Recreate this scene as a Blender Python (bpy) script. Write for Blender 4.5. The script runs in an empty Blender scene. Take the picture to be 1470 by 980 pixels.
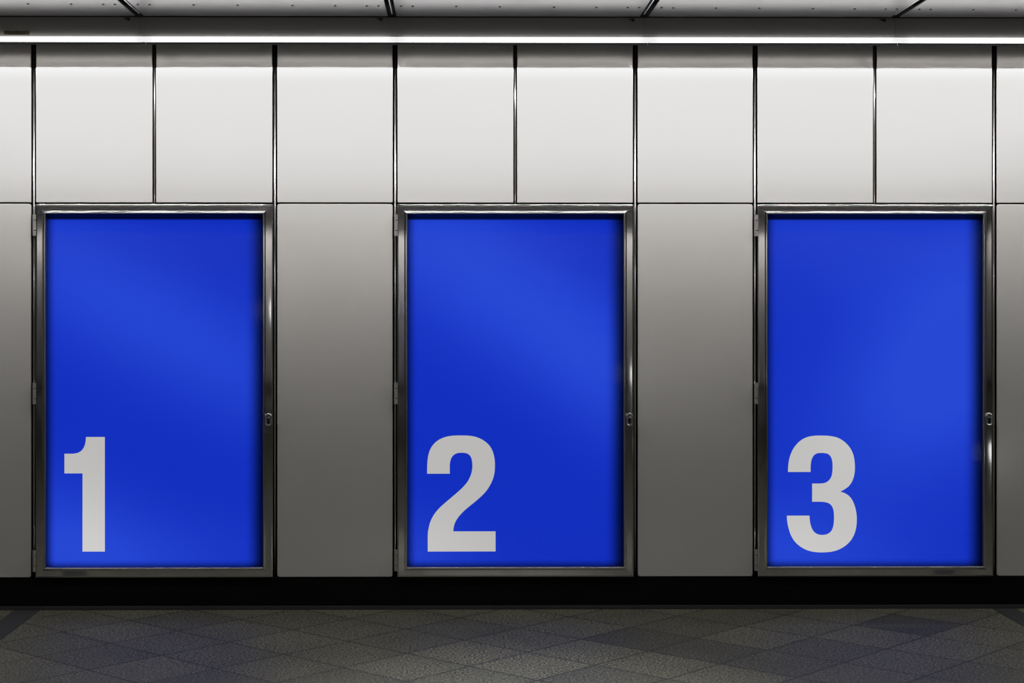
import bpy, bmesh, math, random
from mathutils import Vector
from mathutils.geometry import tessellate_polygon
random.seed(7)
C = bpy.context.scene.collection
SC = bpy.context.scene

# ---------------------------------------------------------------- measures (metres)
CAM = (-0.2995, -8.2008, 1.5417)
PITCH = 0.6                     # wall panel pitch
X0, X1 = -9.6, 9.6              # extent of the corridor along the wall
DEPTH = 20.0                    # distance to the opposite wall
Z_PL, Z_MID, Z_TOP, Z_CEIL = 0.161, 2.0262, 2.8924, 2.8924
Y_FAS = -0.378                  # fascia line in front of the wall
CASES = (-2.4, -0.6, 1.2)       # left joint of every poster case
CW = 1.2

# ---------------------------------------------------------------- helpers
def mesh_obj(name, bm, m=None, parent=None, smooth=False):
    bmesh.ops.recalc_face_normals(bm, faces=bm.faces)
    me = bpy.data.meshes.new(name); bm.to_mesh(me); bm.free()
    o = bpy.data.objects.new(name, me); C.objects.link(o)
    if m: me.materials.append(m)
    if parent: o.parent = parent
    if smooth:
        for p in me.polygons: p.use_smooth = True
    return o

def empty(name, loc):
    o = bpy.data.objects.new(name, None); C.objects.link(o)
    o.location = loc; o.empty_display_size = .1
    return o

def tag(o, label, cat, group=None):
    o['label'] = label; o['category'] = cat
    if group: o['group'] = group
    return o

def struct(o):
    o['kind'] = 'structure'; return o

def box(bm, x0, x1, y0, y1, z0, z1, bev=0, seg=2):
    r = bmesh.ops.create_cube(bm, size=1)
    vs = r['verts']
    for v in vs:
        v.co = Vector(((x0+x1)/2+v.co.x*(x1-x0), (y0+y1)/2+v.co.y*(y1-y0), (z0+z1)/2+v.co.z*(z1-z0)))
    if bev:
        es = list({e for v in vs for e in v.link_edges})
        bmesh.ops.bevel(bm, geom=es, offset=bev, segments=seg, affect='EDGES', profile=.5)
    return bm

def cyl(bm, p, axis, r, h, n=24, r2=None):
    """cylinder centred on p along axis 'x','y','z'"""
    res = bmesh.ops.create_cone(bm, cap_ends=True, segments=n, radius1=r, radius2=r if r2 is None else r2, depth=h)
    for v in res['verts']:
        c = v.co.copy()
        if axis == 'x': c = Vector((c.z, c.y, -c.x))
        if axis == 'y': c = Vector((c.x, -c.z, c.y))
        v.co = c + Vector(p)
    return res['verts']

def rounded_panel(bm, x0, x1, z0, z1, yf, yb, r=.010, edge=.0025, n=5):
    """folded sheet panel with rounded corners and a softened front edge"""
    def ring(ins, y):
        out = []
        rr = max(r-ins, .001)
        for cx, cz, a0 in ((x1-r, z1-r, 0), (x0+r, z1-r, 90), (x0+r, z0+r, 180), (x1-r, z0+r, 270)):
            for k in range(n+1):
                a = math.radians(a0+90*k/n)
                out.append(bm.verts.new((cx+rr*math.cos(a), y, cz+rr*math.sin(a))))
        return out
    rings = [ring(0, yb), ring(0, yf+edge), ring(edge*.3, yf+edge*.3), ring(edge, yf)]
    for a, b in zip(rings, rings[1:]):
        m = len(a)
        for k in range(m): bm.faces.new((a[k], a[(k+1) % m], b[(k+1) % m], b[k]))
    bm.faces.new(rings[-1]); bm.faces.new(rings[0][::-1])

# ---------------------------------------------------------------- materials
def mat(name):
    m = bpy.data.materials.new(name); m.use_nodes = True
    nt = m.node_tree; b = nt.nodes['Principled BSDF']
    return m, nt, b

def N(nt, t, **kw):
    n = nt.nodes.new(t)
    for k, v in kw.items(): setattr(n, k, v)
    return n

def math_node(nt, op, a, b=None, c=None):
    n = nt.nodes.new('ShaderNodeMath'); n.operation = op
    for i, x in enumerate((a, b, c)):
        if x is None: continue
        if isinstance(x, (int, float)): n.inputs[i].default_value = x
        else: nt.links.new(x, n.inputs[i])
    return n.outputs[0]

def plain(name, col, rough=.5, metal=0, emit=None, es=0, spec=.5):
    m, nt, b = mat(name)
    b.inputs['Base Color'].default_value = (*col, 1); b.inputs['Roughness'].default_value = rough
    b.inputs['Metallic'].default_value = metal; b.inputs['Specular IOR Level'].default_value = spec
    if emit:
        b.inputs['Emission Color'].default_value = (*emit, 1); b.inputs['Emission Strength'].default_value = es
    return m

def satin(name, col, rough, metal, grain=(700, 700, 700), amp=.04, bump=.02):
    """satin sheet metal with a faint procedural grain"""
    m, nt, b = mat(name)
    tc = N(nt, 'ShaderNodeTexCoord'); mp = N(nt, 'ShaderNodeMapping')
    mp.inputs['Scale'].default_value = grain
    nt.links.new(tc.outputs['Object'], mp.inputs[0])
    no = N(nt, 'ShaderNodeTexNoise'); no.inputs['Scale'].default_value = 1; no.inputs['Detail'].default_value = 2
    nt.links.new(mp.outputs[0], no.inputs['Vector'])
    n2 = N(nt, 'ShaderNodeTexNoise'); n2.inputs['Scale'].default_value = 2.2; n2.inputs['Detail'].default_value = 3
    nt.links.new(tc.outputs['Object'], n2.inputs['Vector'])
    f = math_node(nt, 'ADD', math_node(nt, 'MULTIPLY', math_node(nt, 'SUBTRACT', no.outputs[0], .5), amp*2),
                  math_node(nt, 'MULTIPLY', math_node(nt, 'SUBTRACT', n2.outputs[0], .5), amp*1.2))
    f = math_node(nt, 'ADD', f, 1.0)
    mx = N(nt, 'ShaderNodeVectorMath', operation='SCALE'); mx.inputs[0].default_value = col
    nt.links.new(f, mx.inputs['Scale']); nt.links.new(mx.outputs[0], b.inputs['Base Color'])
    b.inputs['Roughness'].default_value = rough; b.inputs['Metallic'].default_value = metal
    if bump:
        bp = N(nt, 'ShaderNodeBump'); bp.inputs['Strength'].default_value = bump; bp.inputs['Distance'].default_value = .001
        nt.links.new(no.outputs[0], bp.inputs['Height']); nt.links.new(bp.outputs[0], b.inputs['Normal'])
    return m

M = {}
M['panel'] = satin('satin_panel', (.61, .59, .565), .17, .46, grain=(330, 330, 330), amp=.09)
M['frame'] = satin('polished_frame', (.80, .79, .78), .06, 1.0, grain=(900, 900, 12), amp=.12, bump=.03)
M['frame_lip'] = plain('frame_lip', (.30, .29, .28), .42, 1.0)
nt_ = M['frame'].node_tree; b_ = nt_.nodes['Principled BSDF']
tc_ = N(nt_, 'ShaderNodeTexCoord'); oi_ = N(nt_, 'ShaderNodeObjectInfo')
nn_ = N(nt_, 'ShaderNodeTexNoise', noise_dimensions='4D'); nn_.inputs['Scale'].default_value = 3.2; nn_.inputs['Detail'].default_value = 1.5
nt_.links.new(tc_.outputs['Object'], nn_.inputs['Vector'])
nt_.links.new(math_node(nt_, 'MULTIPLY', oi_.outputs['Random'], 9.0), nn_.inputs['W'])
bp_ = N(nt_, 'ShaderNodeBump'); bp_.inputs['Strength'].default_value = 1; bp_.inputs['Distance'].default_value = .0007
nt_.links.new(nn_.outputs[0], bp_.inputs['Height']); nt_.links.new(bp_.outputs[0], b_.inputs['Normal'])
M['chrome'] = satin('chrome_bead', (.80, .78, .79), .22, 1.0, amp=.02, bump=0)
M['hinge'] = satin('hinge_steel', (.52, .50, .48), .33, .9, amp=.05, bump=0)
M['strip_metal'] = plain('ceiling_bead', (.75, .75, .75), .35, .6)
M['lock'] = plain('lock_steel', (.30, .30, .30), .22, 1.0)
M['black'] = plain('gap_black', (.004, .004, .004), .8, 0, spec=.1)
M['plinth'] = plain('black_plinth', (.003, .003, .003), .55, 0, spec=.06)
M['matte'] = plain('matte_black', (.0015, .0015, .0015), 1.0, 0, spec=0)
M['kerb'] = plain('dark_kerb', (.030, .030, .030), .6, 0, spec=.2)
M['ceil'] = satin('ceiling_sheet', (.25, .243, .238), .30, .5, amp=.04)
M['fascia'] = satin('fascia_sheet', (.36, .35, .335), .42, .25, amp=.10, bump=0)
M['housing'] = plain('lamp_housing', (.10, .10, .10), .6)
M['strip'] = plain('floor_strip', (.012, .012, .012), .7, 0, spec=.15)
M['screw'] = plain('screw_head', (.06, .055, .05), .5)
M['clip'] = plain('dark_clip', (.01, .01, .01), .6)
M['sticker'] = plain('tan_sticker', (.105, .085, .045), .7)
M['sticker_ink'] = plain('sticker_ink', (.025, .018, .01), .7)
M['glow'] = plain('white_glow', (.8, .8, .8), .5, 0, (1, 1, 1), 1.8)

def lens_material(name, strength, col=(1, 1, 1), dip=.55):
    """milky lamp diffuser, slightly dimmer towards the lamp's end caps"""
    m, nt, b = mat(name)
    tc = N(nt, 'ShaderNodeTexCoord'); sp = N(nt, 'ShaderNodeSeparateXYZ')
    nt.links.new(tc.outputs['Object'], sp.inputs[0])
    ax = math_node(nt, 'ABSOLUTE', sp.outputs[0])
    mr = N(nt, 'ShaderNodeMapRange', interpolation_type='SMOOTHSTEP')
    nt.links.new(ax, mr.inputs[0]); mr.inputs[1].default_value = .545; mr.inputs[2].default_value = .60
    mr.inputs[3].default_value = strength; mr.inputs[4].default_value = strength*dip
    b.inputs['Base Color'].default_value = (.8, .8, .8, 1)
    b.inputs['Emission Color'].default_value = (*col, 1)
    nt.links.new(mr.outputs[0], b.inputs['Emission Strength'])
    return m
M['lens'] = lens_material('lamp_lens', 5.6, dip=.5)
M['lens_back'] = lens_material('lamp_back_reflector', 1.0, (1, .98, .96), dip=.45)

def poster_material(name, col_lo, col_hi, lobes, base, w=1.085, h=1.768):
    """glowing print: even colour with glass sheen and edge shade painted into its emission.
    lobes = (cx, cz, angle, long, short, gain) in poster coordinates, origin at its lower left corner"""
    m, nt, b = mat(name)
    tc = N(nt, 'ShaderNodeTexCoord'); sp = N(nt, 'ShaderNodeSeparateXYZ')
    nt.links.new(tc.outputs['Object'], sp.inputs[0])
    x, z = sp.outputs[0], sp.outputs[2]
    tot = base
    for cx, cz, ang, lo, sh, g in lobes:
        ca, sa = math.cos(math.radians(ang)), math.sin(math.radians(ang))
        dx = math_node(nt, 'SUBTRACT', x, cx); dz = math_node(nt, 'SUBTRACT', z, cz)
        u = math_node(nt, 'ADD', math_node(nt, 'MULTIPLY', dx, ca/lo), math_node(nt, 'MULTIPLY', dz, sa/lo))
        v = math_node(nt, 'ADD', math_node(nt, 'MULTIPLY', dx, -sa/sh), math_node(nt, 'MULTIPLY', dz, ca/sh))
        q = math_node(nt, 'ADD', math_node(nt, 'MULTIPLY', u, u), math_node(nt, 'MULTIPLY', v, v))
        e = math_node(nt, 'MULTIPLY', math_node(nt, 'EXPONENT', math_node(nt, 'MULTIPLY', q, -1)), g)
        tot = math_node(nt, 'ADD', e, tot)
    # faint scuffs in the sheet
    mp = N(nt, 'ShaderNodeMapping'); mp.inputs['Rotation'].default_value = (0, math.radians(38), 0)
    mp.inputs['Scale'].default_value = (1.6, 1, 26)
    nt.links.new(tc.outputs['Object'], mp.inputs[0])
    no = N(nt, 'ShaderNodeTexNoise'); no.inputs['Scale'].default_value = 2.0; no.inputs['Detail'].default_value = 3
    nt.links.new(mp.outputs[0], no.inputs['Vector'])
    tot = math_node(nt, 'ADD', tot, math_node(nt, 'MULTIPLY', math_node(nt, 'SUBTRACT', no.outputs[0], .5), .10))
    cl = N(nt, 'ShaderNodeClamp'); nt.links.new(tot, cl.inputs[0])
    mx = N(nt, 'ShaderNodeMix', data_type='RGBA')
    nt.links.new(cl.outputs[0], mx.inputs[0])
    mx.inputs[6].default_value = (*col_lo, 1); mx.inputs[7].default_value = (*col_hi, 1)
    # painted shade: the frame's shadow along the top, soft dark edges elsewhere
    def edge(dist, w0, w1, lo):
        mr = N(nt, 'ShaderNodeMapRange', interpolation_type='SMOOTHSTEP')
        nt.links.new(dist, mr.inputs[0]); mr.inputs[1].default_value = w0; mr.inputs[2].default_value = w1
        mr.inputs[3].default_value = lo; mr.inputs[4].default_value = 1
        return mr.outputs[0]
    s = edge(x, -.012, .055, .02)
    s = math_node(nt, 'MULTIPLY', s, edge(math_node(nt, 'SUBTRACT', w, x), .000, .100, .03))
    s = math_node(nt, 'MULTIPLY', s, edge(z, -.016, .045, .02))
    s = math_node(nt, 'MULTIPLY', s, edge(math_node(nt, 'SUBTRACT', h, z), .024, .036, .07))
    b.inputs['Base Color'].default_value = (*[c*.05 for c in col_hi], 1)
    b.inputs['Roughness'].default_value = .6; b.inputs['Specular IOR Level'].default_value = 0
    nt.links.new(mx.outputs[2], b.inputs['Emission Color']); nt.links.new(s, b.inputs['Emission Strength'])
    return m

def glass_material():
    m = bpy.data.materials.new('case_glass'); m.use_nodes = True; nt = m.node_tree
    nt.nodes.remove(nt.nodes['Principled BSDF']); out = nt.nodes['Material Output']
    tr = N(nt, 'ShaderNodeBsdfTransparent'); gl = N(nt, 'ShaderNodeBsdfGlossy'); gl.inputs['Roughness'].default_value = .04
    mx = N(nt, 'ShaderNodeMixShader'); mx.inputs[0].default_value = .004
    nt.links.new(tr.outputs[0], mx.inputs[1]); nt.links.new(gl.outputs[0], mx.inputs[2]); nt.links.new(mx.outputs[0], out.inputs[0])
    return m
M['glass'] = glass_material()

def floor_material():
    m, nt, b = mat('speckled_floor_tiles')
    tc = N(nt, 'ShaderNodeTexCoord'); at = N(nt, 'ShaderNodeAttribute'); at.attribute_name = 'tone'
    n1 = N(nt, 'ShaderNodeTexNoise'); n1.inputs['Scale'].default_value = 95; n1.inputs['Detail'].default_value = 2
    n2 = N(nt, 'ShaderNodeTexNoise'); n2.inputs['Scale'].default_value = 3.5; n2.inputs['Detail'].default_value = 4
    vo = N(nt, 'ShaderNodeTexVoronoi'); vo.inputs['Scale'].default_value = 120
    for n in (n1, n2, vo): nt.links.new(tc.outputs['Object'], n.inputs['Vector'])
    sp = math_node(nt, 'MULTIPLY', math_node(nt, 'SUBTRACT', n1.outputs[0], .5), 8.5)
    sp2 = math_node(nt, 'MULTIPLY', math_node(nt, 'SUBTRACT', vo.outputs['Distance'], .45), .5)
    bl = math_node(nt, 'MULTIPLY', math_node(nt, 'SUBTRACT', n2.outputs[0], .5), .7)
    f = math_node(nt, 'ADD', math_node(nt, 'ADD', sp, sp2), math_node(nt, 'ADD', bl, 1.0))
    f = math_node(nt, 'MAXIMUM', f, .1)
    f = math_node(nt, 'MULTIPLY', f, at.outputs['Fac'])
    mx = N(nt, 'ShaderNodeVectorMath', operation='SCALE'); mx.inputs[0].default_value = (.033, .0310, .0190)
    nt.links.new(f, mx.inputs['Scale']); nt.links.new(mx.outputs[0], b.inputs['Base Color'])
    b.inputs['Roughness'].default_value = .62; b.inputs['Specular IOR Level'].default_value = .3
    bp = N(nt, 'ShaderNodeBump'); bp.inputs['Strength'].default_value = .25; bp.inputs['Distance'].default_value = .001
    nt.links.new(n1.outputs[0], bp.inputs['Height']); nt.links.new(bp.outputs[0], b.inputs['Normal'])
    return m
M['floor'] = floor_material()

# ---------------------------------------------------------------- floor
TS, TA, TOX, TOY = .3759, .7519, -.5145, -1.0179
di = Vector((math.cos(TA), -math.sin(TA))); dj = Vector((math.sin(TA), math.cos(TA)))
TONE = {(1, 2): .55, (2, 2): .58, (3, 3): .66, (3, 2): .72, (3, 5): .45, (2, 3): 1.08, (3, 4): .98, (1, 3): .72, (0, 2): 1.02,
        (0, 0): 1.12, (0, 1): .98, (1, 1): 1.10, (2, 1): 1.05, (1, 0): 1.15, (-1, -1): .92, (-2, -1): 1.0, (-1, 0): .85, (-2, 0): .88,
        (4, 4): 1.02, (4, 5): 1.0, (4, 3): .85, (-3, -2): .85, (-2, 1): .92, (-1, 1): .75, (0, -1): 1.05, (-3, 0): .8, (2, 4): .88, (4, 2): .9}
bm = bmesh.new(); tones = []
g = .0050
for i in range(-46, 47):
    for j in range(-46, 47):
        o = Vector((TOX, TOY)) + di*TS*i + dj*TS*j
        c = o + (di+dj)*TS*.5
        if not (X0-.3 < c.x < X1+.3 and -10.5 < c.y < .3): continue
        pts = [o+di*g+dj*g, o+di*(TS-g)+dj*g, o+di*(TS-g)+dj*(TS-g), o+di*g+dj*(TS-g)]
        bm.faces.new([bm.verts.new((p.x, p.y, 0)) for p in pts])
        tones.append(TONE.get((i, j), random.choice((.78, .86, .93, 1.0, 1.05, .74))))
# joints and the plain far part of the floor
def quad(bm, x0, x1, y0, y1, z, t):
    bm.faces.new([bm.verts.new(p) for p in ((x0, y0, z), (x1, y0, z), (x1, y1, z), (x0, y1, z))]); tones.append(t)
quad(bm, X0-.3, X1+.3, -10.3, .06, -.0006, .12)
quad(bm, X0-.3, X1+.3, -DEPTH-.06, -10.0, .0004, .45)
me = bpy.data.meshes.new('floor'); bm.to_mesh(me); bm.free()
a = me.attributes.new('tone', 'FLOAT', 'FACE')
for k, t in enumerate(tones): a.data[k].value = t
me.materials.append(M['floor'])
floor = bpy.data.objects.new('floor', me); C.objects.link(floor); struct(floor)
# sub-slab so the floor has a thickness
bm = bmesh.new(); box(bm, X0-.3, X1+.3, -DEPTH-.06, .06, -.12, -.004)
mesh_obj('slab', bm, M['black'], floor)
# two dark channel strips across the floor
for k, (a0, a1) in enumerate(((-2.492, -2.365), (2.388, 2.505))):
    bm = bmesh.new(); box(bm, a0, a1, -DEPTH+.1, -.012, -.002, .0018)
    struct(mesh_obj('trim_%d' % (k+1), bm, M['strip']))

# ---------------------------------------------------------------- the panelled wall
def is_case(k):
    return any(abs(k*PITCH - c) < .01 or abs((k+1)*PITCH-CW - c) < .01 for c in CASES)

def build_wall(name, flip=False):
    """backing slab with panels and joint beads as its parts, front at y=0 facing -y"""
    root_bm = bmesh.new(); box(root_bm, X0, X1, .06, .20, 0, 3.0)
    w = struct(mesh_obj(name, root_bm, M['black']))
    n0, n1 = round(X0/PITCH), round(X1/PITCH)
    for sx in (-1, 1):
        for z0_, z1_ in ((Z_MID+.0035, Z_TOP+.04), (Z_PL+.002, Z_MID-.0035)):
            bm = bmesh.new(); rounded_panel(bm, *sorted((sx*5.4125, sx*9.59)), z0_, z1_, 0, .009, r=.004)
            mesh_obj('panel', bm, M['panel'], w)
    n0, n1 = -9, 9
    for k in range(n0, n1):
        xa, xb = k*PITCH, (k+1)*PITCH
        ha = .0125 if k % 3 != 0 or True else .009
        def half(q): return .0095 if q in (-3, 0+0, 3) and q in MIDJ else .0125
        a = xa + half(k); b = xb - half(k+1)
        bm = bmesh.new(); rounded_panel(bm, a, b, Z_MID+.0035, Z_TOP+.04, 0, .009, r=.004)
        mesh_obj('panel', bm, M['panel'], w)
        if not is_case(k) or flip:
            bm = bmesh.new(); rounded_panel(bm, a, b, Z_PL+.002, Z_MID-.0035, 0, .009, r=.011)
            mesh_obj('panel', bm, M['panel'], w)
    for k in range(n0, n1+1):
        x = k*PITCH
        zb = Z_MID if k in MIDJ and not flip else Z_PL
        bm = bmesh.new()
        r = .0052 if k not in MIDJ else .0042
        cyl(bm, (x, .012, (zb+Z_TOP+.04)/2), 'z', r, Z_TOP+.04-zb, 16)
        o = mesh_obj('joint_bead', bm, M['chrome'], w, smooth=True)
        bm = bmesh.new(); box(bm, x-.016, x+.016, .032, .0595, zb, Z_TOP+.04)
        mesh_obj('joint_channel', bm, M['black'], w)
    return w
MIDJ = {round((c+.6)/PITCH) for c in CASES}
wall_front = build_wall('wall_front')
bm = bmesh.new(); box(bm, X0, X1, .0, .16-.1, 0, Z_PL-.0005)
bb = struct(mesh_obj('baseboard_front', bm, M['plinth'])); bb.location.y = 0.0
bm = bmesh.new(); box(bm, X0, X1, -.006, -.0003, 0, .019)
mesh_obj('floor_kerb', bm, M['kerb'], bb)

# opposite wall of the same make, seen in the polished frames
bm = bmesh.new(); box(bm, X0, X1, -DEPTH-.2, -DEPTH, 0, 3.0)
wb = struct(mesh_obj('wall_back', bm, M['panel']))
bm = bmesh.new(); box(bm, X0, X1, -DEPTH+.001, -DEPTH+.02, 0, Z_PL)
struct(mesh_obj('baseboard_back', bm, M['plinth']))
for nm, xa in (('wall_left', X0-.15), ('wall_right', X1)):
    bm = bmesh.new(); box(bm, xa, xa+.15, -DEPTH, .2, 0, 3.0)
    struct(mesh_obj(nm, bm, plain(nm+'_paint', (.10, .10, .10), .7)))

bm = bmesh.new(); box(bm, X0, X1, -DEPTH+1.9, -DEPTH+2.1, 2.62, Z_CEIL-.002)  # added unseen beam that darkens the upper reflections in the frames
struct(mesh_obj('trim_7', bm, M['fascia']))

# ---------------------------------------------------------------- ceiling
GAP = .021
bm = bmesh.new(); box(bm, X0, X1, -DEPTH, .2, Z_CEIL+.05, Z_CEIL+.15)
ceil = struct(mesh_obj('ceiling', bm, M['black']))
joints = [(-1.8 + 1.2*k) for k in range(-6, 10) if X0 < -1.8+1.2*k < X1]
edges = [X0]+joints+[X1]
for a, b in zip(edges, edges[1:]):
    bm = bmesh.new(); box(bm, a+GAP, b-GAP, -DEPTH+.01, Y_FAS-.006, Z_CEIL, Z_CEIL+.006, .0015, 2)
    mesh_obj('ceiling_panel', bm, M['ceil'], ceil)
for x in joints:
    bm = bmesh.new(); box(bm, x-.003, x+.003, -DEPTH+.01, Y_FAS-.006, Z_CEIL+.010, Z_CEIL+.0495, .001, 1)
    mesh_obj('joint_strip', bm, M['strip_metal'], ceil)
bm = bmesh.new(); cyl(bm, (0, 0, 0), 'z', .006, .004, 14, .0045)
s0 = None
scr = mesh_obj('screw', bm, M['screw'], ceil)
first = True
for x in [-3.0]+joints:
    for dx in (-.105, -.052, .052, .105, .305, .505, .755, .950):
        X = x+dx
        if not -2.75 < X < 2.75: continue
        o = scr if first else scr.copy()
        if not first: C.objects.link(o); o.parent = ceil
        first = False
        o.location = (X, -.648+.0245*X, Z_CEIL-.0015)

# fascia above the lamps: one folded sheet per bay
bm = bmesh.new(); box(bm, X0, X1, Y_FAS+.014, Y_FAS+.034, 2.80, Z_CEIL-.002)
fas = struct(mesh_obj('trim_3', bm, M['black']))
for a, b in zip(edges, edges[1:]):
    bm = bmesh.new(); box(bm, a+.0006, b-.0006, Y_FAS, Y_FAS+.012, 2.7935, Z_CEIL-.004, .001, 1)
    mesh_obj('fascia_sheet', bm, M['fascia'], fas)
bm = bmesh.new(); box(bm, -.6-.006, -.6+.022, Y_FAS-.0012, Y_FAS-.0001, 2.7945, Z_CEIL-.006)
mesh_obj('cover_strip', bm, M['fascia'], fas)
for x in joints:
    bm = bmesh.new(); box(bm, x-.060, x-.046, Y_FAS-.008, Y_FAS-.0001, 2.870, 2.884, .002, 1)
    box(bm, x-.072, x-.058, Y_FAS-.005, Y_FAS-.0001, 2.877, 2.883, .001, 1)
    mesh_obj('clip', bm, M['clip'], fas)

st = empty('sticker', (-2.382, Y_FAS, 2.812))
tag(st, 'small tan sticker on the grey fascia just above the light strip, top left corner', 'sticker')
bm = bmesh.new(); box(bm, -.060, .060, -.0012, -.0002, -.009, .009)
mesh_obj('backing', bm, M['sticker'], st)
bm = bmesh.new(); box(bm, -.036, .040, -.0018, -.0013, -.0068, -.0035); box(bm, -.056, -.036, -.0018, -.0013, .003, .0068)
box(bm, -.006, .006, -.0018, -.0013, .002, .0075)
mesh_obj('print', bm, M['sticker_ink'], st)

# ---------------------------------------------------------------- linear lamps
ZL0, ZL1 = 2.7666, 2.7930
YL = -.388
LAMPX = [(-1.8+.022)+1.2*k for k in range(-2, 5)]
LW = {-3.578: 'white linear ceiling lamp past the left end of the picture, next along the strip',
      -2.378: 'leftmost white linear lamp, above the left edge of the poster numbered 1',
      -1.178: 'white linear lamp hanging above the right side of the poster numbered 1',
      .022: 'white linear lamp right above the poster numbered 2',
      1.222: 'white linear lamp above the left side of the poster numbered 3',
      2.422: 'rightmost white linear lamp, above the right edge of the poster numbered 3',
      3.622: 'white linear ceiling lamp past the right end of the picture, next along the strip'}
def lamp(xc):
    e = empty('linear_lamp', (xc, YL, ZL0))
    L = .5985
    # front lens: a softly bulging strip
    bm = bmesh.new(); prof = [(.010, .0062), (.0042, .0058), (.0032, .0030), (.0012, .0022), (0, .0042), (-.0008, .0095), (-.0010, .0132), (-.0008, .0184), (0, .0234), (.003, .026), (.010, .0264)]
    ends = [[bm.verts.new((sx*L, y, z)) for y, z in prof] for sx in (-1, 1)]
    for k in range(len(prof)-1): bm.faces.new((ends[0][k], ends[1][k], ends[1][k+1], ends[0][k+1]))
    bm.faces.new(ends[0]); bm.faces.new(ends[1][::-1])
    bm.faces.new((ends[0][0], ends[1][0], ends[1][-1], ends[0][-1]))
    mesh_obj('lens', bm, M['lens'], e)
    # folded dark housing: lid above the tube and the inner side of the rear shield
    bm = bmesh.new()
    pr = [(.0125, .0165), (.049, .0165), (.049, -.0030), (.0522, -.0030), (.0522, .0265), (.0125, .0265)]
    aa, bb_ = [[bm.verts.new((sx*L, y, z)) for y, z in pr] for sx in (-1, 1)]
    for k in range(6): bm.faces.new((aa[k], aa[(k+1) % 6], bb_[(k+1) % 6], bb_[k]))
    bm.faces.new(aa); bm.faces.new(bb_[::-1])
    mesh_obj('housing', bm, M['matte'], e)
    bm = bmesh.new(); box(bm, -L, L, .0525, .0545, -.0022, .038)
    mesh_obj('back_reflector', bm, M['lens_back'], e)
    bm = bmesh.new()
    bm.free()
    for q in (-.45, .45):
        bm = bmesh.new()
        vs = [bm.verts.new((q+sx*.02, y, z)) for sx in (-1, 1) for y, z in ((.0545, .036), (.072, .036), (.072, .1765), (.068, .1765), (.068, .039), (.0545, .039))]
        for k in range(6): bm.faces.new((vs[k], vs[(k+1) % 6], vs[6+(k+1) % 6], vs[6+k]))
        bm.faces.new(vs[:6]); bm.faces.new(vs[6:][::-1])
        mesh_obj('bracket', bm, M['housing'], e)
    return e
for x in LAMPX:
    key = round(x-1.2+.6+.0, 3)
    e = lamp(x+.6)
    xc = x+.6
    nearest = min(LW, key=lambda q: abs(q-xc+.0))
    lab = LW[nearest]
    tag(e, lab, 'lamp', 'linear lamps of the light strip')

def area(name, loc, rot, sx, sy, power, col=(1, 1, 1), spread=180):
    l = bpy.data.lights.new(name, 'AREA'); l.shape = 'RECTANGLE'; l.size = sx; l.size_y = sy
    l.energy = power; l.color = col; l.spread = math.radians(spread)
    o = bpy.data.objects.new(name, l); C.objects.link(o); o.location = loc; o.rotation_euler = rot
    return o
# tube of the light strip, sitting in the channel behind the lens, shining down the wall
area('tube_light', (0, -.3812, 2.7717), (math.radians(9), 0, 0), 18.8, .004, 315)
area('tube_light', (0, -DEPTH+.37, 2.7500), (math.radians(-18), 0, 0), 18.8, .007, 150)
# added fill lights, unseen: a spot for mid floor, a wide one for lower wall
sp = bpy.data.lights.new('floor_fill_spot', 'SPOT'); sp.color = (.90, .95, 1.0); sp.energy = 750; sp.spot_size = math.radians(54); sp.spot_blend = 1; sp.shadow_soft_size = .12
o = bpy.data.objects.new('floor_fill_spot', sp); C.objects.link(o); o.location = (-.05, -2.05, 2.85); o.rotation_euler = (math.radians(0), 0, 0)
area('hall_fill', (0, -6.5, 2.86), (0, 0, 0), 9, .8, 120)

# added glowing boards, unseen, placed to mirror as small pale patches in the frames
for k, (x, y, z, w_, h_) in enumerate(((-3.53, -DEPTH+.03, 1.36, .50, .26), (2.26, -16.0, .464, .44, .22), (4.37, -6.2, .205, .24, .13))):
    bm = bmesh.new(); box(bm, x-w_/2, x+w_/2, y-.01, y+.01, z-h_/2, z+h_/2)
    if k: box(bm, x-.02, x+.02, y-.02, y-.011, 0, z)
    struct(mesh_obj('trim_%d' % (k+4), bm, M['glow']))

# ---------------------------------------------------------------- poster cases
FZ0, FZ1, FW = .1625, 2.0215, .0485
def sweep_frame(bm, x0, x1, z0, z1):
    prof = [(0, .012), (0, -.0030), (.0006, -.0046), (.0020, -.0058), (.0040, -.0064), (.0070, -.0067), (.0085, -.0067), (.0335, -.0067), (.0350, -.0068), (.0362, -.0074), (.0378, -.0090), (.0395, -.0101),
            (.0415, -.0105), (.0455, -.0105), (.0472, -.0100), (.0482, -.0080), (.0485, -.0050), (.0485, .012)]
    # four mitred lengths, each smooth across its profile
    for k in range(4):
        rows = []
        for d, y in prof:
            c4 = ((x0+d, y, z0+d), (x1-d, y, z0+d), (x1-d, y, z1-d), (x0+d, y, z1-d))
            rows.append((bm.verts.new(c4[k]), bm.verts.new(c4[(k+1) % 4])))
        for q in range(len(rows)-1):
            f = bm.faces.new((rows[q][0], rows[q][1], rows[q+1][1], rows[q+1][0])); f.smooth = True
            if q >= len(rows)-5: f.material_index = 1

def hinge(parent, x, z, h=.106):
    e = []
    cuts = [(-h/2, -h/2+.026), (-h/2+.0295, h/2-.0295), (h/2-.026, h/2)]
    bm = bmesh.new()
    for a, b in cuts:
        cyl(bm, (x, -.0045, z+(a+b)/2), 'z', .0075, b-a, 20)
    box(bm, x-.0100, x-.0060, .000, .010, z-h/2, z+h/2, .0005, 1)
    o = mesh_obj('hinge', bm, M['hinge'], parent, smooth=False)
    bm = bmesh.new(); cyl(bm, (x, -.0045, z), 'z', .0040, h+.004, 16)
    mesh_obj('pin', bm, M['lock'], o)

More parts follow.
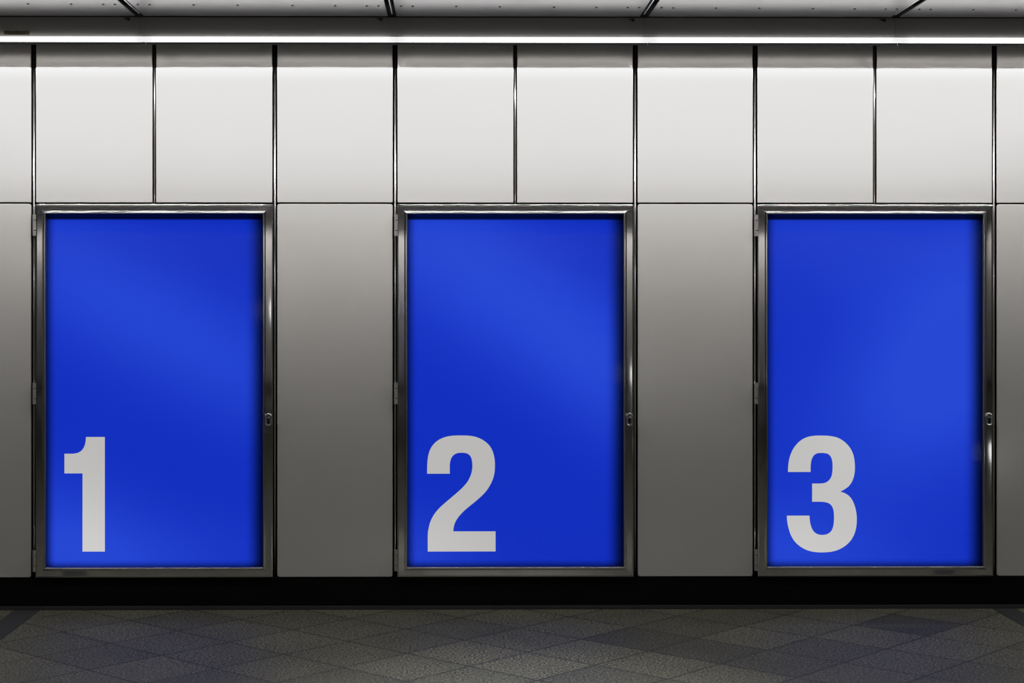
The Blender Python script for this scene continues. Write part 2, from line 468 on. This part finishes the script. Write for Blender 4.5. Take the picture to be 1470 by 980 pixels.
def stadium(bm, cx, cz, r, hh, y0, y1, n=14, inner=0):
    ring0, ring1 = [], []
    pts = []
    for k in range(n+1):
        a = math.pi*k/n; pts.append((cx+r*math.cos(a), cz+hh+r*math.sin(a)))
    for k in range(n+1):
        a = math.pi+math.pi*k/n; pts.append((cx+r*math.cos(a), cz-hh+r*math.sin(a)))
    A = [bm.verts.new((x, y0, z)) for x, z in pts]; B = [bm.verts.new((cx+(x-cx)*.86, y1, cz+(z-cz)*.93)) for x, z in pts]
    m = len(pts)
    for k in range(m): bm.faces.new((A[k], A[(k+1) % m], B[(k+1) % m], B[k]))
    bm.faces.new(B); bm.faces.new(A[::-1])

def crom(pts):
    """closed outline; entries are (u, v) on a curve or (u, v, 1) at a sharp corner"""
    out = []; n = len(pts)
    for k in range(n):
        p1, p2 = pts[k], pts[(k+1) % n]
        a = Vector(p1[:2]); b = Vector(p2[:2])
        if len(p1) == 3 and len(p2) == 3: out.append(a); continue
        p0 = pts[k-1]; p3 = pts[(k+2) % n]
        m1 = (b-Vector(p0[:2]))*.5 if len(p1) == 2 else (b-a)*.9
        m2 = (Vector(p3[:2])-a)*.5 if len(p2) == 2 else (b-a)*.9
        for t in (0, .25, .5, .75):
            t2, t3 = t*t, t*t*t
            out.append(a*(2*t3-3*t2+1)+m1*(t3-2*t2+t)+b*(-2*t3+3*t2)+m2*(t3-t2))
    return out

ONE = (1/.22430, [(231, 120, 1), (352, 120, 1), (352, 853, 1), (209, 853, 1), (209, 353, 1), (93, 353, 1), (93, 227, 1), (148, 227, 1),
       (176, 222), (200, 209), (217, 187), (227, 158), (231, 120, 1)])
TWO = [(102, 357, 1), (102, 315), (108, 245), (127, 190), (162, 150), (208, 125), (260, 114), (320, 112), (375, 114), (430, 127), (480, 156), (514, 197),
       (531, 248), (536, 305), (530, 368), (508, 425), (473, 477), (420, 527), (370, 568), (328, 605), (297, 642), (279, 675), (271, 705), (270, 726, 1),
       (540, 726, 1), (540, 855, 1), (106, 855, 1), (106, 750), (112, 703), (124, 660), (145, 620), (174, 583), (210, 549), (250, 515), (290, 481),
       (330, 444), (360, 408), (380, 369), (390, 330), (391, 295), (387, 265), (377, 243), (360, 229), (340, 223.5), (322, 223), (300, 224.5),
       (280, 232), (263, 247), (252, 271), (247, 303), (247, 357, 1)]
THREE = [(98, 348, 1), (102, 288), (115, 235), (140, 187), (174, 150), (216, 126), (264, 116), (310, 114.5), (365, 117), (418, 129), (464, 158), (500, 200),
         (520, 250), (527, 310), (524, 360), (511, 405), (490, 437), (465, 457), (434, 474, 1), (470, 488), (502, 516), (524, 560), (536, 610), (539, 660),
         (533, 715), (515, 765), (484, 806), (440, 838), (385, 858), (315, 864), (250, 858), (198, 839), (150, 803), (118, 755), (100, 700), (93, 660),
         (91, 628, 1), (236, 628, 1), (239, 665), (248, 702), (264, 730), (286, 746), (315, 752), (345, 748), (369, 734), (385, 708), (392, 670), (393, 630),
         (390, 596), (380, 568), (361, 550), (335, 541.5), (300, 539), (253, 539, 1), (253, 422, 1), (300, 422), (334, 418), (358, 404), (375, 380), (382, 350),
         (384, 310), (381, 275), (372, 250), (355, 233), (331, 227), (308, 226), (285, 229), (265, 241), (251, 265), (244, 302), (243, 348, 1)]
# (outline, image-crop origin, scale, joint reference, pixels per metre)
NUM = [(ONE[1], 70, .22430, 47.5, 288.6), (TWO, 590, .22455, 567, 287.4), (THREE, 1110, .22455, 1084.2, 286.4)]
V_H = 431.1

BLO, BHI = (.0052, .030, .485), (.024, .078, .725)
GLO, GHI = (.46, .455, .445), (.66, .65, .64)
# per case: lobes of painted glass sheen, the thin ones scuffs, in poster coordinates
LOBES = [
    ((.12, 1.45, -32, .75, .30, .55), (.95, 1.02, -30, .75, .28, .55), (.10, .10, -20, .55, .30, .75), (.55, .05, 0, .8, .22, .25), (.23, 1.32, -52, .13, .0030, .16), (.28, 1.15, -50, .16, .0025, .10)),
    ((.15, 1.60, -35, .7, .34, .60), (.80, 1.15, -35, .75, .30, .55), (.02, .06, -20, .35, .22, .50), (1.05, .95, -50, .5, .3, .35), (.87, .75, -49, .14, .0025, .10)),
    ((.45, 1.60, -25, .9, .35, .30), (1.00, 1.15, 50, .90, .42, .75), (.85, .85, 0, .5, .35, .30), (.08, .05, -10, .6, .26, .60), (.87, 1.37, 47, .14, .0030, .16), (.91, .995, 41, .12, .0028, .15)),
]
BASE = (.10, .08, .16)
CLABEL = ['polished steel poster case, hinged door, around the blue poster numbered 1',
          'polished steel poster case, hinged door, around the blue poster numbered 2',
          'polished steel poster case, hinged door, around the blue poster numbered 3']
PLABEL = ['bright blue poster with a large light grey numeral 1 at its lower left',
          'bright blue poster with a large light grey numeral 2 at its lower left',
          'bright blue poster with a large light grey numeral 3 at its lower left']
for k, cx in enumerate(CASES):
    xl, xr = .0115, CW-.0090
    e = empty('poster_case', (cx, 0, FZ0)); tag(e, CLABEL[k], 'display case', 'poster cases set in the wall')
    z0, z1 = 0, FZ1-FZ0
    bm = bmesh.new(); sweep_frame(bm, xl, xr, z0, z1)
    fr = mesh_obj('door_frame', bm, M['frame'], e); fr.data.materials.append(M['frame_lip'])
    for hz in (1.9165-FZ0, 1.0785-FZ0, .2455-FZ0):
        hinge(e, .0055, hz)
    # lock: oval escutcheon with a keyhole barrel
    lx, lz = xr-.0210, .9480-FZ0
    bm = bmesh.new(); stadium(bm, lx, lz, .0150, .017, -.0064, -.0125)
    lk = mesh_obj('lock', bm, M['lock'], e)
    bm = bmesh.new(); rim = []
    for q in range(48):
        a_ = 2*math.pi*q/48; ccx, ccz = math.cos(a_), math.sin(a_)
        hh_ = .016 if ccz >= 0 else -.016
        rim.append([bm.verts.new((lx+ccx*(.0130+.0030*math.cos(t_)), -.0118-.0030*math.sin(t_), lz+hh_+ccz*(.0130+.0030*math.cos(t_)))) for t_ in [2*math.pi*w_/8 for w_ in range(8)]])
    for q in range(48):
        A_, B_ = rim[q], rim[(q+1) % 48]
        for t_ in range(8): bm.faces.new((A_[t_], A_[(t_+1) % 8], B_[(t_+1) % 8], B_[t_]))
    mesh_obj('rim', bm, M['chrome'], lk, smooth=True)
    # trough box behind the door
    bm = bmesh.new(); box(bm, xl+.012, xr-.012, .030, .055, z0+.012, z1-.012)
    box(bm, xl+.012, xl+.030, .0122, .030, z0+.012, z1-.012); box(bm, xr-.030, xr-.012, .0122, .030, z0+.012, z1-.012)
    box(bm, xl+.030, xr-.030, .0122, .030, z1-.030, z1-.012); box(bm, xl+.030, xr-.030, .0122, .030, z0+.012, z0+.030)
    mesh_obj('back_box', bm, M['black'], e)
    bm = bmesh.new(); box(bm, lx-.0048, lx+.0048, -.0134, -.0126, lz-.020, lz+.006, .0003, 1)
    mesh_obj('keyhole', bm, M['black'], lk)
    bm = bmesh.new()
    vs = [bm.verts.new(p) for p in ((lx-.0062, -.0127, lz+.0075), (lx+.0062, -.0127, lz+.0075), (lx+.0062, -.0160, lz+.0105), (lx-.0062, -.0160, lz+.0105), (lx-.0062, -.0127, lz+.0125), (lx+.0062, -.0127, lz+.0125))]
    bm.faces.new((vs[0], vs[1], vs[2], vs[3])); bm.faces.new((vs[3], vs[2], vs[5], vs[4])); bm.faces.new((vs[0], vs[3], vs[4])); bm.faces.new((vs[1], vs[5], vs[2]))
    mesh_obj('keyhole_cover', bm, M['chrome'], lk)
    bm = bmesh.new(); box(bm, xl+.040, xr-.040, .0046, .0072, z0+.040, z1-.040)
    mesh_obj('glass_pane', bm, M['glass'], e)
    # poster: its own thing, standing in the case
    pw, ph = (xr-xl)-2*FW+.004, (z1-z0)-2*FW+.004
    px, pz = cx+xl+FW-.002, FZ0+FW-.002
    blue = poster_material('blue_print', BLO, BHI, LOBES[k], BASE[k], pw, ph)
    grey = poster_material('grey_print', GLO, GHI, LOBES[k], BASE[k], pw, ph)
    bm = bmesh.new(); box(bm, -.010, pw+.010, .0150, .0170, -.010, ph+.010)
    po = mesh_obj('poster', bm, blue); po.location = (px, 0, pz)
    tag(po, PLABEL[k], 'poster', 'numbered blue posters')
    out, u0, sc, jr, ppm = NUM[k]
    bm = bmesh.new(); vs = []
    for p in crom(out):
        u = u0+p.x*sc; v = 600+p.y*sc
        X = cx+(u-jr)/ppm; Z = CAM[2]-(v-V_H)/287.6
        vs.append(bm.verts.new((X-px, .01475, Z-pz)))
    for tri in tessellate_polygon([[v.co for v in vs]]):
        bm.faces.new([vs[q] for q in tri])
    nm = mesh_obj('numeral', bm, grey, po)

# ---------------------------------------------------------------- world, camera, colour
w = bpy.data.worlds.new('World'); SC.world = w; w.use_nodes = True
w.node_tree.nodes['Background'].inputs[0].default_value = (.02, .02, .02, 1)
cam = bpy.data.cameras.new('camera'); co = bpy.data.objects.new('camera', cam); C.objects.link(co)
co.location = CAM; co.rotation_euler = (math.radians(90), 0, -.0093)
cam.sensor_width = 36; cam.sensor_fit = 'HORIZONTAL'; cam.lens = 2358.36/1470*36
cam.shift_x = (735-675.54)/1470; cam.shift_y = -(490-431.11)/1470
cam.clip_end = 200
SC.camera = co
SC.view_settings.view_transform = 'Standard'; SC.view_settings.look = 'None'

# film-like shoulder: highlights roll off below paper white
vs_ = SC.view_settings; vs_.use_curve_mapping = True
cm = vs_.curve_mapping; cm.use_clip = False; cm.clip_max_x = 6; cm.clip_max_y = 6
cv = cm.curves[3]
PT = [(0, 0), (.05, .040), (.12, .100), (.25, .232), (.5, .5), (.7, .64), (1.0, .74), (1.4, .81), (2.0, .86), (4.4, .91), (5.4, 1.0), (6, 1.02)]
cv.points[0].location = PT[0]; cv.points[1].location = PT[-1]
for p in PT[1:-1]: cv.points.new(*p)
for p in cv.points: p.handle_type = 'VECTOR'
cm.update()
